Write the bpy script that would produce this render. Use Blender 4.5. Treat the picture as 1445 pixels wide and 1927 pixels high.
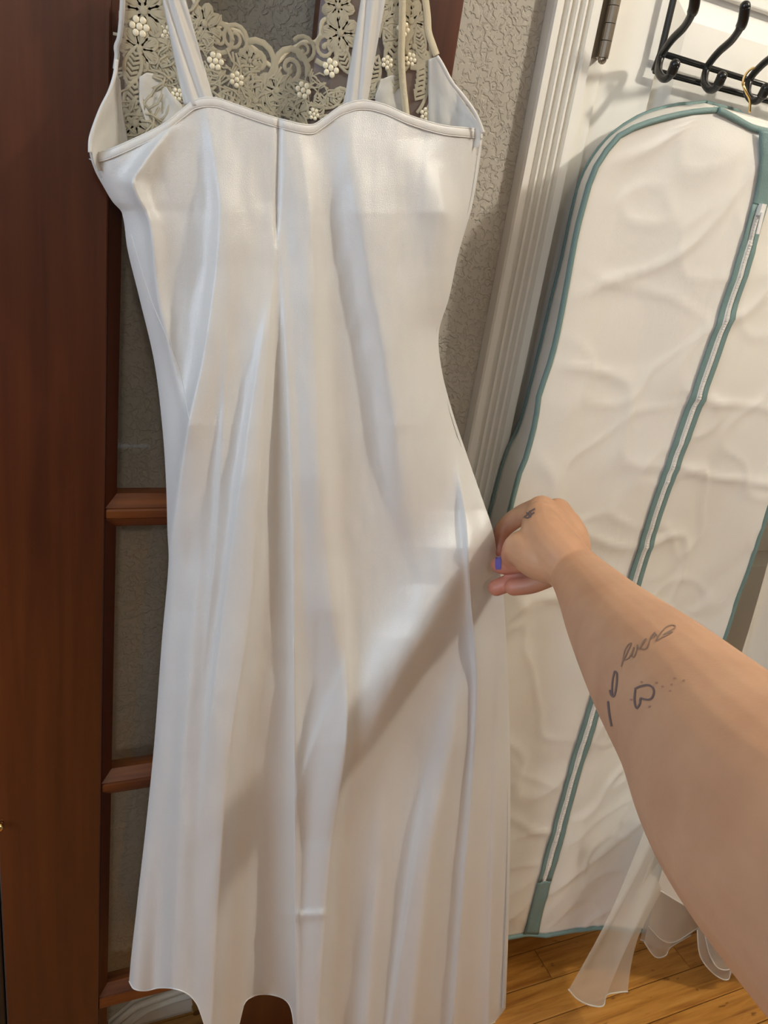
import bpy, bmesh, math, random
from mathutils import Vector, Matrix, noise
from mathutils.bvhtree import BVHTree

scene = bpy.context.scene
for o in list(bpy.data.objects):
    bpy.data.objects.remove(o, do_unlink=True)
COL = scene.collection
random.seed(7)

# ---------------------------------------------------------------- camera
F_PX, CX, CY = 1447.0, 722.5, 963.5          # image taken as 1445 x 1927
CAM = Vector((0.0, 0.0, 1.31))
_dn = Vector((150 - CX, 4600 - CY, F_PX)).normalized()      # vertical vanishing point
_x = Vector((3950 - CX, 896 - CY, F_PX)); _x = (_x - _dn * _x.dot(_dn)).normalized()
_z = -_dn
_y = _z.cross(_x)
ROT = Matrix((_x, _y, _z))                   # image axes -> world axes
cam_data = bpy.data.cameras.new('camera')
cam = bpy.data.objects.new('camera', cam_data); COL.objects.link(cam)
cam_data.sensor_fit = 'HORIZONTAL'; cam_data.sensor_width = 36.0
cam_data.lens = F_PX / 1445.0 * 36.0
cam_data.clip_start = 0.02
m3 = Matrix((ROT @ Vector((1, 0, 0)), ROT @ Vector((0, -1, 0)), ROT @ Vector((0, 0, -1)))).transposed()
cam.matrix_world = Matrix.Translation(CAM) @ m3.to_4x4()
scene.camera = cam

# ---------------------------------------------------------------- world, lights, exposure
vs = scene.view_settings
vs.view_transform = 'Standard'; vs.look = 'None'; vs.gamma = 1.0; vs.use_curve_mapping = False
vs.exposure = 0.0
w = bpy.data.worlds.new('world'); scene.world = w; w.use_nodes = True
w.node_tree.nodes['Background'].inputs[0].default_value = (0.62, 0.75, 1.0, 1)
w.node_tree.nodes['Background'].inputs[1].default_value = 1.0

def lamp(name, kind, loc, energy, color, size, target=None, size_y=None):
    d = bpy.data.lights.new(name, kind); d.energy = energy; d.color = color
    if kind == 'AREA':
        d.size = size
        if size_y: d.shape = 'RECTANGLE'; d.size_y = size_y
    else:
        d.shadow_soft_size = size
    o = bpy.data.objects.new(name, d); COL.objects.link(o); o.location = loc
    if target is not None:
        o.rotation_euler = (Vector(target) - Vector(loc)).to_track_quat('-Z', 'Y').to_euler()
    return o
lamp('ceiling_lamp_light', 'POINT', (1.36, -0.05, 2.25), 45, (1.0, 0.93, 0.80), 0.05)
lamp('second_ceiling_lamp_light', 'POINT', (-0.30, -1.75, 2.25), 21, (1.0, 0.93, 0.81), 0.08)
lamp('window_daylight', 'AREA', (-1.78, -0.35, 1.62), 25, (0.70, 0.84, 1.0), 1.1, (0.3, 0.5, 1.1), 1.3)

# ---------------------------------------------------------------- helpers
def ray(px, py): return ROT @ Vector((px - CX, py - CY, F_PX))
def PY(px, py, Y):
    r = ray(px, py); return CAM + r * (Y / r.y)
def PZ(px, py, Z):
    r = ray(px, py); return CAM + r * ((Z - CAM.z) / r.z)
def PD(px, py, d): return CAM + ray(px, py) * (d / F_PX)

def interp(tab, v):
    if v <= tab[0][0]: return tab[0][1]
    for (a, b), (c, d) in zip(tab, tab[1:]):
        if v <= c:
            return b + (d - b) * ((v - a) / (c - a) if c > a else 0)
    return tab[-1][1]
def sinterp(tab, v):                          # smooth (Catmull-Rom) lookup
    n = len(tab)
    if v <= tab[0][0]: return tab[0][1]
    if v >= tab[-1][0]: return tab[-1][1]
    for i in range(n - 1):
        if v <= tab[i + 1][0]: break
    x0, y0 = tab[i]; x1, y1 = tab[i + 1]
    t = (v - x0) / (x1 - x0)
    m0 = (y1 - tab[i - 1][1]) / (x1 - tab[i - 1][0]) if i > 0 else (y1 - y0) / (x1 - x0)
    m1 = (tab[i + 2][1] - y0) / (tab[i + 2][0] - x0) if i + 2 < n else (y1 - y0) / (x1 - x0)
    h = x1 - x0
    return ((2*t**3 - 3*t*t + 1)*y0 + (t**3 - 2*t*t + t)*h*m0 + (-2*t**3 + 3*t*t)*y1 + (t**3 - t*t)*h*m1)
def smooth_pts(pts, n):
    """Catmull-Rom through a list of vectors, n samples per span"""
    P = [Vector(p) for p in pts]; out = []
    for i in range(len(P) - 1):
        p0 = P[max(i - 1, 0)]; p1 = P[i]; p2 = P[i + 1]; p3 = P[min(i + 2, len(P) - 1)]
        for k in range(n):
            t = k / n
            out.append(0.5 * ((2*p1) + (p2 - p0)*t + (2*p0 - 5*p1 + 4*p2 - p3)*t*t + (3*p1 - p0 - 3*p2 + p3)*t**3))
    out.append(P[-1]); return out

class MB:
    def __init__(s): s.v = []; s.f = []
    def box(s, a, b):
        x0, y0, z0 = a; x1, y1, z1 = b; n = len(s.v)
        s.v += [(x0,y0,z0),(x1,y0,z0),(x1,y1,z0),(x0,y1,z0),(x0,y0,z1),(x1,y0,z1),(x1,y1,z1),(x0,y1,z1)]
        s.f += [tuple(n + i for i in q) for q in ((0,3,2,1),(4,5,6,7),(0,1,5,4),(1,2,6,5),(2,3,7,6),(3,0,4,7))]
        return s
    def tube(s, pts, r, n=8, flat=None, close=False):
        P = [Vector(p) for p in pts]; L = len(P)
        up = Vector((0, 1, 0)); prev = None; base = len(s.v)
        for i, p in enumerate(P):
            if close: t = (P[(i+1) % L] - P[i-1])
            else: t = P[min(i+1, L-1)] - P[max(i-1, 0)]
            if t.length < 1e-9: t = Vector((0, 0, 1))
            t.normalize()
            a = prev if prev is not None else (up if abs(t.dot(up)) < .95 else Vector((1, 0, 0)))
            a = (a - t * a.dot(t)).normalized(); prev = a; b = t.cross(a)
            ri = r[i] if isinstance(r, (list, tuple)) else r
            for k in range(n):
                an = 2 * math.pi * k / n
                s.v.append(tuple(p + (a * math.cos(an) * (flat or 1) + b * math.sin(an)) * ri))
        m = L if close else L - 1
        for i in range(m):
            j = (i + 1) % L
            for k in range(n):
                k2 = (k + 1) % n
                s.f.append((base+i*n+k, base+i*n+k2, base+j*n+k2, base+j*n+k))
        if not close:
            s.f.append(tuple(base + k for k in range(n))[::-1]); s.f.append(tuple(base + (L-1)*n + k for k in range(n)))
        return s
    def ball(s, c, r, nu=10, nv=7, sc=(1, 1, 1)):
        c = Vector(c); base = len(s.v)
        s.v.append((c.x, c.y, c.z + r*sc[2]))
        for i in range(1, nv):
            th = math.pi * i / nv
            for k in range(nu):
                ph = 2*math.pi*k/nu
                s.v.append((c.x + r*sc[0]*math.sin(th)*math.cos(ph), c.y + r*sc[1]*math.sin(th)*math.sin(ph), c.z + r*sc[2]*math.cos(th)))
        s.v.append((c.x, c.y, c.z - r*sc[2])); e = len(s.v) - 1
        for k in range(nu):
            k2 = (k+1) % nu
            s.f.append((base, base+1+k, base+1+k2)); s.f.append((e, base+1+(nv-2)*nu+k2, base+1+(nv-2)*nu+k))
            for i in range(nv-2):
                a = base+1+i*nu
                s.f.append((a+k, a+nu+k, a+nu+k2, a+k2))
        return s
    def prism(s, poly, axis, a, b):
        """extrude a 2D polygon along one axis. axis 'z': poly (x,y); 'x': (y,z); 'y': (x,z)"""
        n = len(poly); base = len(s.v)
        for h in (a, b):
            for p, q in poly:
                s.v.append({'z': (p, q, h), 'x': (h, p, q), 'y': (p, h, q)}[axis])
        for i in range(n):
            j = (i+1) % n
            s.f.append((base+i, base+j, base+n+j, base+n+i))
        s.f.append(tuple(base+i for i in range(n))[::-1]); s.f.append(tuple(base+n+i for i in range(n)))
        return s
    def grid(s, fn, nu, nv):
        base = len(s.v)
        for j in range(nv + 1):
            for i in range(nu + 1):
                s.v.append(tuple(fn(i/nu, j/nv)))
        for j in range(nv):
            for i in range(nu):
                a = base + j*(nu+1) + i
                s.f.append((a, a+nu+1, a+nu+2, a+1))
        return s
    def build(s, name, mat, parent=None, smooth=False, bevel=0, solid=0, fix=True):
        me = bpy.data.meshes.new(name); me.from_pydata(s.v, [], s.f); me.update()
        bm = bmesh.new(); bm.from_mesh(me)
        if fix: bmesh.ops.recalc_face_normals(bm, faces=bm.faces)
        if bevel: bmesh.ops.bevel(bm, geom=list(bm.edges), offset=bevel, segments=2, affect='EDGES', profile=.5)
        bm.to_mesh(me); bm.free()
        if smooth:
            me.polygons.foreach_set('use_smooth', [True]*len(me.polygons))
        me.materials.append(mat)
        o = bpy.data.objects.new(name, me); COL.objects.link(o)
        if parent is not None: o.parent = parent
        if solid:
            md = o.modifiers.new('thickness', 'SOLIDIFY'); md.thickness = solid; md.offset = 0
        return o
def tag(o, label=None, cat=None, group=None, kind=None):
    if label: o['label'] = label
    if cat: o['category'] = cat
    if group: o['group'] = group
    if kind: o['kind'] = kind
    return o
def empty(name, loc=(0, 0, 0)):
    o = bpy.data.objects.new(name, None); COL.objects.link(o); o.location = (0, 0, 0); o.empty_display_size = .05
    return o

# ---------------------------------------------------------------- materials
def mat(name, color=(.8, .8, .8), rough=.5, metal=0.0, spec=.5, **kw):
    m = bpy.data.materials.new(name); m.use_nodes = True
    nt = m.node_tree; b = nt.nodes['Principled BSDF']
    b.inputs['Base Color'].default_value = (*color, 1); b.inputs['Roughness'].default_value = rough
    b.inputs['Metallic'].default_value = metal; b.inputs['Specular IOR Level'].default_value = spec
    for k, v in kw.items(): b.inputs[k].default_value = v
    return m, nt, b
def node(nt, typ, **kw):
    n = nt.nodes.new(typ)
    for k, v in kw.items():
        if k in n.inputs: n.inputs[k].default_value = v
        else: setattr(n, k, v)
    return n
def coords(nt, scale=(1, 1, 1), rot=(0, 0, 0)):
    tc = node(nt, 'ShaderNodeTexCoord'); mp = node(nt, 'ShaderNodeMapping')
    mp.inputs['Scale'].default_value = scale; mp.inputs['Rotation'].default_value = rot
    nt.links.new(tc.outputs['Object'], mp.inputs['Vector']); return mp.outputs['Vector']
def ramp(nt, fac, stops):
    r = node(nt, 'ShaderNodeValToRGB'); e = r.color_ramp.elements
    while len(e) < len(stops): e.new(.5)
    for el, (p, c) in zip(e, stops): el.position = p; el.color = (*c, 1)
    nt.links.new(fac, r.inputs['Fac']); return r.outputs['Color']
def bump(nt, b, h, strength, dist=.01):
    bp = node(nt, 'ShaderNodeBump', Strength=strength, Distance=dist)
    nt.links.new(h, bp.inputs['Height']); nt.links.new(bp.outputs['Normal'], b.inputs['Normal'])

def wood(name, stops, scale, rough, bstr=.08, coat=0.0):
    m, nt, b = mat(name, rough=rough)
    v = coords(nt, scale)
    n1 = node(nt, 'ShaderNodeTexNoise', Scale=1.0, Detail=6.0, Roughness=.6, Distortion=.4); nt.links.new(v, n1.inputs['Vector'])
    nt.links.new(ramp(nt, n1.outputs['Fac'], stops), b.inputs['Base Color'])
    bump(nt, b, n1.outputs['Fac'], bstr, .003)
    b.inputs['Coat Weight'].default_value = coat; b.inputs['Coat Roughness'].default_value = .2
    return m
M = {}
brown = [(.30, (.058, .0115, .0025)), (.5, (.078, .017, .0035)), (.72, (.100, .024, .005))]
M['door_v'] = wood('reddish_door_wood_vertical', brown, (60, 60, 2.6), .42, .10, .15)
M['door_h'] = wood('reddish_door_wood_horizontal', [(.3, (.08, .018, .004)), (.5, (.16, .042, .008)), (.72, (.25, .075, .015))], (3.5, 60, 70), .45, .10, .06)
M['dark_gap_wood'] = wood('dark_gap_and_hanger_wood', [(.3, (.006, .004, .003)), (.7, (.02, .011, .008))], (40, 40, 2), .5)  # hanger wood, and the strip that stands for a dark gap

def floor_wood():
    m, nt, b = mat('amber_pine_floor', rough=.33)
    oi = node(nt, 'ShaderNodeObjectInfo')
    tc = node(nt, 'ShaderNodeTexCoord')
    add = node(nt, 'ShaderNodeVectorMath', operation='ADD')
    mul = node(nt, 'ShaderNodeVectorMath', operation='SCALE'); mul.inputs['Scale'].default_value = 7.3
    cmb = node(nt, 'ShaderNodeCombineXYZ')
    for k in ('X', 'Y'): nt.links.new(oi.outputs['Random'], cmb.inputs[k])
    nt.links.new(cmb.outputs[0], mul.inputs[0]); nt.links.new(tc.outputs['Object'], add.inputs[0]); nt.links.new(mul.outputs[0], add.inputs[1])
    mp = node(nt, 'ShaderNodeMapping'); mp.inputs['Scale'].default_value = (5, 75, 75); nt.links.new(add.outputs[0], mp.inputs['Vector'])
    n1 = node(nt, 'ShaderNodeTexNoise', Scale=1.0, Detail=6.0, Roughness=.62, Distortion=.5); nt.links.new(mp.outputs[0], n1.inputs['Vector'])
    base = ramp(nt, n1.outputs['Fac'], [(.28, (.25, .085, .012)), (.5, (.46, .20, .035)), (.72, (.60, .29, .065))])
    mp2 = node(nt, 'ShaderNodeMapping'); mp2.inputs['Scale'].default_value = (26, 60, 60); nt.links.new(add.outputs[0], mp2.inputs['Vector'])
    n2 = node(nt, 'ShaderNodeTexNoise', Scale=1.0, Detail=2.0); nt.links.new(mp2.outputs[0], n2.inputs['Vector'])
    spots = ramp(nt, n2.outputs['Fac'], [(.0, (1, 1, 1)), (.66, (1, 1, 1)), (.74, (.18, .09, .05))])
    mx = node(nt, 'ShaderNodeMix', data_type='RGBA', blend_type='MULTIPLY'); mx.inputs[0].default_value = .85
    nt.links.new(base, mx.inputs[6]); nt.links.new(spots, mx.inputs[7]); nt.links.new(mx.outputs[2], b.inputs['Base Color'])
    bump(nt, b, n1.outputs['Fac'], .06, .003)
    return m
M['floor'] = floor_wood()
M['floor_gap'], _, _ = mat('dark_plank_gap', (.03, .012, .004), .8)

def plaster():
    m, nt, b = mat('grey_knockdown_plaster', (.47, .44, .385), .62)
    v = coords(nt)
    n1 = node(nt, 'ShaderNodeTexNoise', Scale=140.0, Detail=3.0, Roughness=.5, Distortion=.7); nt.links.new(v, n1.inputs['Vector'])
    n0 = node(nt, 'ShaderNodeTexNoise', Scale=14.0, Detail=2.0); nt.links.new(v, n0.inputs['Vector'])
    ad = node(nt, 'ShaderNodeMath', operation='MULTIPLY_ADD'); ad.inputs[1].default_value = .35
    nt.links.new(n0.outputs['Fac'], ad.inputs[0]); nt.links.new(n1.outputs['Fac'], ad.inputs[2])
    h = ramp(nt, ad.outputs[0], [(.0, (0, 0, 0)), (.60, (.05, .05, .05)), (.70, (1, 1, 1)), (1, (1, 1, 1))])
    bump(nt, b, h, .6, .0025)
    n3 = node(nt, 'ShaderNodeTexNoise', Scale=5.0, Detail=3.0); nt.links.new(v, n3.inputs['Vector'])
    nt.links.new(ramp(nt, n3.outputs['Fac'], [(.3, (.435, .405, .35)), (.7, (.505, .475, .42))]), b.inputs['Base Color'])
    return m
M['plaster'] = plaster()
def paint(name, c, rough=.38, bs=.05, sc=40):
    m, nt, b = mat(name, c, rough)
    n1 = node(nt, 'ShaderNodeTexNoise', Scale=1.0, Detail=3.0); nt.links.new(coords(nt, (sc*3, sc*3, sc*.4)), n1.inputs['Vector'])
    bump(nt, b, n1.outputs['Fac'], bs, .003); return m
M['far_paint'] = paint('bounce_cut_wall_dark', (.20, .17, .14), .7)  # unseen walls, colour set dark to cut bounced light
M['white'] = paint('white_gloss_paint', (.86, .84, .79))
M['cream'] = paint('cream_ceiling_paint', (.78, .74, .66), .8)
M['black'], _, _ = mat('black_powder_coated_steel', (.008, .008, .008), .28)
M['nickel'], _, _ = mat('aged_nickel', (.36, .31, .25), .33, 1.0)
M['brass'], _, _ = mat('polished_brass', (.72, .50, .20), .22, 1.0)

def cloth(name, color, rough, transl=0.0, transp=0.0, spec=.5, weave=900, wstr=.15, sheen=0.0, wrinkle=None, aniso=0.0):
    m, nt, b = mat(name, color, rough, spec=spec)
    b.inputs['Sheen Weight'].default_value = sheen
    b.inputs['Anisotropic'].default_value = aniso
    v = coords(nt)
    n1 = node(nt, 'ShaderNodeTexNoise', Scale=float(weave), Detail=2.0); nt.links.new(v, n1.inputs['Vector'])
    h = n1.outputs['Fac']
    if wrinkle:
        n2 = node(nt, 'ShaderNodeTexNoise', Scale=float(wrinkle[0]), Detail=4.0, Distortion=1.2); nt.links.new(v, n2.inputs['Vector'])
        bp0 = node(nt, 'ShaderNodeBump', Strength=wrinkle[1], Distance=.02); nt.links.new(n2.outputs['Fac'], bp0.inputs['Height'])
    bp = node(nt, 'ShaderNodeBump', Strength=wstr, Distance=.001); nt.links.new(h, bp.inputs['Height'])
    if wrinkle: nt.links.new(bp0.outputs['Normal'], bp.inputs['Normal'])
    nt.links.new(bp.outputs['Normal'], b.inputs['Normal'])
    out = nt.nodes['Material Output']; cur = b.outputs[0]
    if transl:
        t = node(nt, 'ShaderNodeBsdfTranslucent'); t.inputs['Color'].default_value = (*color, 1)
        mx = node(nt, 'ShaderNodeMixShader'); mx.inputs[0].default_value = transl
        nt.links.new(cur, mx.inputs[1]); nt.links.new(t.outputs[0], mx.inputs[2]); cur = mx.outputs[0]
    if transp:
        t = node(nt, 'ShaderNodeBsdfTransparent')
        mx = node(nt, 'ShaderNodeMixShader'); mx.inputs[0].default_value = transp
        nt.links.new(cur, mx.inputs[1]); nt.links.new(t.outputs[0], mx.inputs[2]); cur = mx.outputs[0]
    nt.links.new(cur, out.inputs['Surface'])
    return m
M['satin'] = cloth('white_satin', (.785, .785, .775), .30, transl=.08, spec=1.0, weave=1300, wstr=.35, sheen=.1)
M['satin_trim'] = cloth('white_satin_binding', (.86, .85, .82), .40, transl=.1, weave=1200, wstr=.2)
M['sheer'] = cloth('sheer_white_strap', (.85, .84, .82), .45, transl=.3, transp=.10, weave=900)
M['tulle'] = cloth('fine_ivory_tulle', (.62, .55, .50), .6, transl=.2, transp=.70, weave=900)
M['lace'] = cloth('ivory_lace_thread', (.97, .87, .64), .40, transl=.25, weave=1500, wstr=.8, sheen=.2)
M['pearl'], _, _ = mat('ivory_pearl', (.90, .82, .62), .25, spec=.8)
M['cotton'] = cloth('white_cotton_lining', (.84, .82, .78), .7, transl=.3, weave=700)
M['bag'] = cloth('white_nonwoven_bag', (.87, .845, .79), .48, transl=.10, weave=800, wstr=.15, wrinkle=(4, .12))
M['teal'] = cloth('teal_binding', (.17, .265, .255), .6, weave=700, wstr=.5)
M['zip'], _, _ = mat('white_zip_teeth', (.82, .80, .76), .3)
M['organza'] = cloth('white_organza', (.80, .76, .68), .5, transl=.45, transp=.42, weave=900)
M['organza_edge'] = cloth('white_organza_hem', (.86, .83, .76), .45, transl=.3, weave=900)
M['gown'] = cloth('white_gown_cloth', (.80, .77, .70), .5, transl=.15, weave=900)

def glass():
    m = bpy.data.materials.new('clear_window_glass'); m.use_nodes = True; nt = m.node_tree
    nt.nodes.remove(nt.nodes['Principled BSDF'])
    tr = node(nt, 'ShaderNodeBsdfTransparent'); tr.inputs['Color'].default_value = (.985, .99, .985, 1)
    gl = node(nt, 'ShaderNodeBsdfGlossy', Roughness=.03)
    lw = node(nt, 'ShaderNodeLayerWeight', Blend=.5); mx = node(nt, 'ShaderNodeMixShader')
    pw = node(nt, 'ShaderNodeMath', operation='POWER'); pw.inputs[1].default_value = 5.0
    ma = node(nt, 'ShaderNodeMath', operation='MULTIPLY_ADD'); ma.inputs[1].default_value = .45; ma.inputs[2].default_value = .03
    nt.links.new(lw.outputs['Facing'], pw.inputs[0]); nt.links.new(pw.outputs[0], ma.inputs[0])
    nt.links.new(ma.outputs[0], mx.inputs[0]); nt.links.new(tr.outputs[0], mx.inputs[1]); nt.links.new(gl.outputs[0], mx.inputs[2])
    nt.links.new(mx.outputs[0], nt.nodes['Material Output'].inputs['Surface']); return m
M['glass'] = glass()
def skin():
    m, nt, b = mat('fair_warm_skin', (.60, .33, .21), .48)
    b.inputs['Subsurface Weight'].default_value = .15; b.inputs['Subsurface Scale'].default_value = .008
    b.inputs['Subsurface Radius'].default_value = (1.0, .35, .2)
    v = coords(nt)
    n1 = node(nt, 'ShaderNodeTexNoise', Scale=18.0, Detail=5.0); nt.links.new(v, n1.inputs['Vector'])
    nt.links.new(ramp(nt, n1.outputs['Fac'], [(.3, (.50, .265, .15)), (.7, (.59, .335, .195))]), b.inputs['Base Color'])
    base = b.inputs['Base Color'].links[0].from_socket
    tc = node(nt, 'ShaderNodeTexCoord'); tip = PD(932, 1075, .915)
    dv = node(nt, 'ShaderNodeVectorMath', operation='DISTANCE'); dv.inputs[1].default_value = tip; nt.links.new(tc.outputs['Object'], dv.inputs[0])
    mr = node(nt, 'ShaderNodeMapRange'); mr.inputs[1].default_value = .025; mr.inputs[2].default_value = .075; mr.inputs[3].default_value = .75; mr.inputs[4].default_value = 0.0
    nt.links.new(dv.outputs['Value'], mr.inputs[0])
    mx = node(nt, 'ShaderNodeMix', data_type='RGBA'); mx.inputs[7].default_value = (.56, .20, .155, 1)
    nt.links.new(mr.outputs[0], mx.inputs[0]); nt.links.new(base, mx.inputs[6]); nt.links.new(mx.outputs[2], b.inputs['Base Color'])
    n2 = node(nt, 'ShaderNodeTexNoise', Scale=420.0, Detail=3.0); nt.links.new(v, n2.inputs['Vector'])
    bump(nt, b, n2.outputs['Fac'], .10, .001); return m
M['skin'] = skin()
M['ink'], _, _ = mat('blue_black_tattoo_ink', (.15, .10, .10), .6)
M['ink_faded'], _, _ = mat('faded_grey_tattoo_ink', (.26, .165, .115), .6)
M['nail'], _, _ = mat('violet_nail_polish', (.14, .12, .42), .15)
M['nailbed'], _, _ = mat('bare_nail', (.62, .42, .36), .3)

# ---------------------------------------------------------------- the room
WY = 0.90                                   # face of the back wall
XL, XR, YB, CEIL = -1.85, 2.45, -2.3, 2.50
def wallpiece(mb, a, b): return mb.box(a, b)
DX0 = PY(1140, 80, WY).x                    # hinge side of the white door
DX1 = DX0 + .78; DH = 2.03
mb = MB().box((XL, WY, 0), (DX0 - .012, WY + .12, CEIL)).box((DX1 + .012, WY, 0), (XR, WY + .12, CEIL)).box((DX0 - .012, WY, DH + .012), (DX1 + .012, WY + .12, CEIL))
tag(mb.build('wall_back', M['plaster']), 'grey wall with knockdown plaster texture', kind='structure')
tag(MB().box((XR, YB, 0), (XR + .1, WY + .12, CEIL)).build('wall_right', M['far_paint']), 'unseen wall on the right, darkened to cut bounce light', kind='structure')
tag(MB().box((XL, YB - .1, 0), (XR, YB, CEIL)).build('wall_front', M['far_paint']), 'unseen wall opposite, darkened to cut bounce light', kind='structure')
wy0, wy1, wz0, wz1 = -1.0, .30, .85, 2.10
mb = MB().box((XL - .1, YB, 0), (XL, wy0, CEIL)).box((XL - .1, wy1, 0), (XL, WY + .12, CEIL)).box((XL - .1, wy0, 0), (XL, wy1, wz0)).box((XL - .1, wy0, wz1), (XL, wy1, CEIL))
tag(mb.build('wall_left', M['far_paint']), 'unseen wall with the window, darkened to cut bounce light', kind='structure')
mb = MB()
for a, b in (((XL-.07, wy0, wz0), (XL+.0, wy0+.05, wz1)), ((XL-.07, wy1-.05, wz0), (XL, wy1, wz1)), ((XL-.07, wy0+.05, wz0), (XL, wy1-.05, wz0+.05)), ((XL-.07, wy0+.05, wz1-.05), (XL, wy1-.05, wz1))): mb.box(a, b)
win = tag(mb.build('window_1', M['white']), 'white window frame in the left wall', kind='structure')
MB().box((XL-.045, wy0+.05, wz0+.05), (XL-.04, wy1-.05, wz1-.05)).build('pane', M['glass'], win)
tag(MB().box((XL, YB, CEIL), (XR, WY + .12, CEIL + .1)).build('ceiling', M['cream']), 'plain cream ceiling', kind='structure')

# floor: planks running along the wall
fl = tag(MB().box((XL, YB, -.05), (XR, WY + .12, -.012)).build('floor', M['floor_gap']), 'amber pine plank floor', kind='structure')
J1 = PZ(1040, 1776, 0).y; J2 = PZ(1020, 1848, 0).y; PWID = J1 - J2
k0 = J1
while k0 < WY - .001: k0 += PWID
yy = k0; rng = random.Random(3)
protos = {}
while yy > -1.2:
    ya, yb = yy - PWID + .0008, min(yy, WY + .1) - .0008
    cuts = [XL] + sorted(rng.uniform(XL + .6, XR - .3) for _ in range(2)) + [XR]
    if abs(yy - J2) < 1e-4: cuts = [XL, -.4, PZ(1258, 1770, 0).x, XR]
    for a, b in zip(cuts, cuts[1:]):
        MB().box((a + .0006, ya, -.012), (b - .0006, yb, 0.0)).build('plank', M['floor'], fl, bevel=.0009)
    yy -= PWID

# white fluted casing beside the white door
CYF = WY - .020
cx0 = PY(1047, 0, CYF).x; cx1 = PY(1138, 0, CYF).x
prof = [(cx0, WY - .0005), (cx0, CYF + .003), (cx0 + .002, CYF)]
nfl = 4; edge = .011; fw = (cx1 - cx0 - 2*edge) / nfl
x = cx0 + edge; prof.append((x, CYF))
for i in range(nfl):
    prof += [(x + .0015, CYF + .0055), (x + fw*.55, CYF + .007), (x + fw - .0045, CYF + .0055), (x + fw - .0035, CYF - .001), (x + fw - .0008, CYF - .001)]
    x += fw; prof.append((x, CYF))
prof += [(cx1 - .002, CYF), (cx1, CYF + .004), (cx1, WY - .0005)]
tag(MB().prism(prof, 'z', 0, DH + .09).build('trim_1', M['white']), 'white fluted door casing', kind='structure')
tag(MB().box((cx1 + .0003, WY - .006, 0), (DX0 - .0015, WY + .11, DH + .01)).build('trim_2', M['white'], bevel=.001), 'white door jamb edge', kind='structure')
tag(MB().prism([(p[0] + DX1 - cx0 + .003, p[1]) for p in prof], 'z', 0, DH + .09).build('trim_3', M['white']), 'white fluted door casing on the far side', kind='structure')

# white panelled door
door2 = tag(MB().box((DX0, WY + .012, .01), (DX1, WY + .038, DH)).build('door_2', M['white']), 'white panelled door with nickel hinge', kind='structure')
SX = PY(1262, 20, WY).x - DX0               # stile width
zr = PY(1400, 8, WY).z                      # top of the middle panel row
def frame_piece(a, b): MB().box(a, b).build('door_rail', M['white'], door2, bevel=.002)
MB().box((DX0, WY, .01), (DX0 + SX, WY + .0119, DH)).build('door_stile', M['white'], door2, bevel=.002)
MB().box((DX1 - SX, WY, .01), (DX1, WY + .0119, DH)).build('door_stile', M['white'], door2, bevel=.002)
MID = (DX0 + DX1) / 2
rails = [(.01, .22), (.82, .98), (zr, zr + .11), (DH - .11, DH)]
for a, b in rails: frame_piece((DX0 + SX + .0003, WY, a), (DX1 - SX - .0003, WY + .0119, b))
for (a, b), (c, d) in zip(rails, rails[1:]):
    MB().box((MID - .05, WY, b + .0003), (MID + .05, WY + .0119, c - .0003)).build('door_mullion', M['white'], door2, bevel=.002)
    for xa, xb in ((DX0 + SX, MID - .05), (MID + .05, DX1 - SX)):
        p = MB(); e = .028
        x0, x1, z0, z1 = xa + .006, xb - .006, b + .006, c - .006
        p.v = [(x0, WY+.0118, z0), (x1, WY+.0118, z0), (x1, WY+.0118, z1), (x0, WY+.0118, z1), (x0+e, WY+.003, z0+e), (x1-e, WY+.003, z0+e), (x1-e, WY+.003, z1-e), (x0+e, WY+.003, z1-e)]
        p.f = [(4,5,6,7), (0,1,5,4), (1,2,6,5), (2,3,7,6), (3,0,4,7)]
        p.build('door_panel', M['white'], door2)
# hinge
hb = PY(1133, 113, CYF - .004)
hinge = MB().box((hb.x - .004, CYF + .002, hb.z + .003), (hb.x + .006, WY - .002, hb.z + .088)).build('hinge', M['nickel'], door2)
for i in range(5):
    z = hb.z + .002 + i * .0178
    MB().tube([(hb.x, CYF - .004, z), (hb.x, CYF - .004, z + .0170)], .0066, 14).build('hinge_knuckle', M['nickel'], hinge, bevel=0)
MB().ball((hb.x, CYF - .004, hb.z + .0005), .0052).build('hinge_finial', M['nickel'], hinge, smooth=True)

# skirting behind the brown door: its top edge rises towards the casing
BY = WY - .014
def bz(px, py): q = PY(px, py, BY); return (q.x, q.z)
sk = [bz(120, 1975), bz(205, 1934), bz(255, 1893), bz(310, 1872), bz(400, 1842), (cx0 - .001, .12), (cx0 - .001, .001), (bz(120, 1975)[0], .001)]
sk = [(a, max(b, .001)) for a, b in sk]
bb = tag(MB().prism(sk[1:-1] + [(sk[1][0], .001)], 'y', BY, WY - .0005).build('baseboard_back', M['white']), 'white baseboard with a moulded top edge', kind='structure')
for off, r in ((0, .006), (16, .004)):
    pts = [PY(205 + off*1.4, 1936 + off*.2, BY - .001), PY(255 + off*1.4, 1895 + off*.4, BY - .001), PY(310 + off, 1874 + off*.6, BY - .001), PY(400 + off, 1844 + off, BY - .001)]
    MB().tube(pts, r, 8).build('moulding', M['white'], bb, smooth=True)

# added dark strip standing in for the dark gap beside the brown door
DYF, DTH = .79, .034
dxl = PY(8, 1800, DYF).x
tag(MB().box((dxl - .085, DYF + .004, 0), (dxl - .002, DYF + .030, 2.12)).build('dark_gap_strip', M['dark_gap_wood'], bevel=.002), 'added dark strip for the dark gap beside the brown door', kind='structure')

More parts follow.
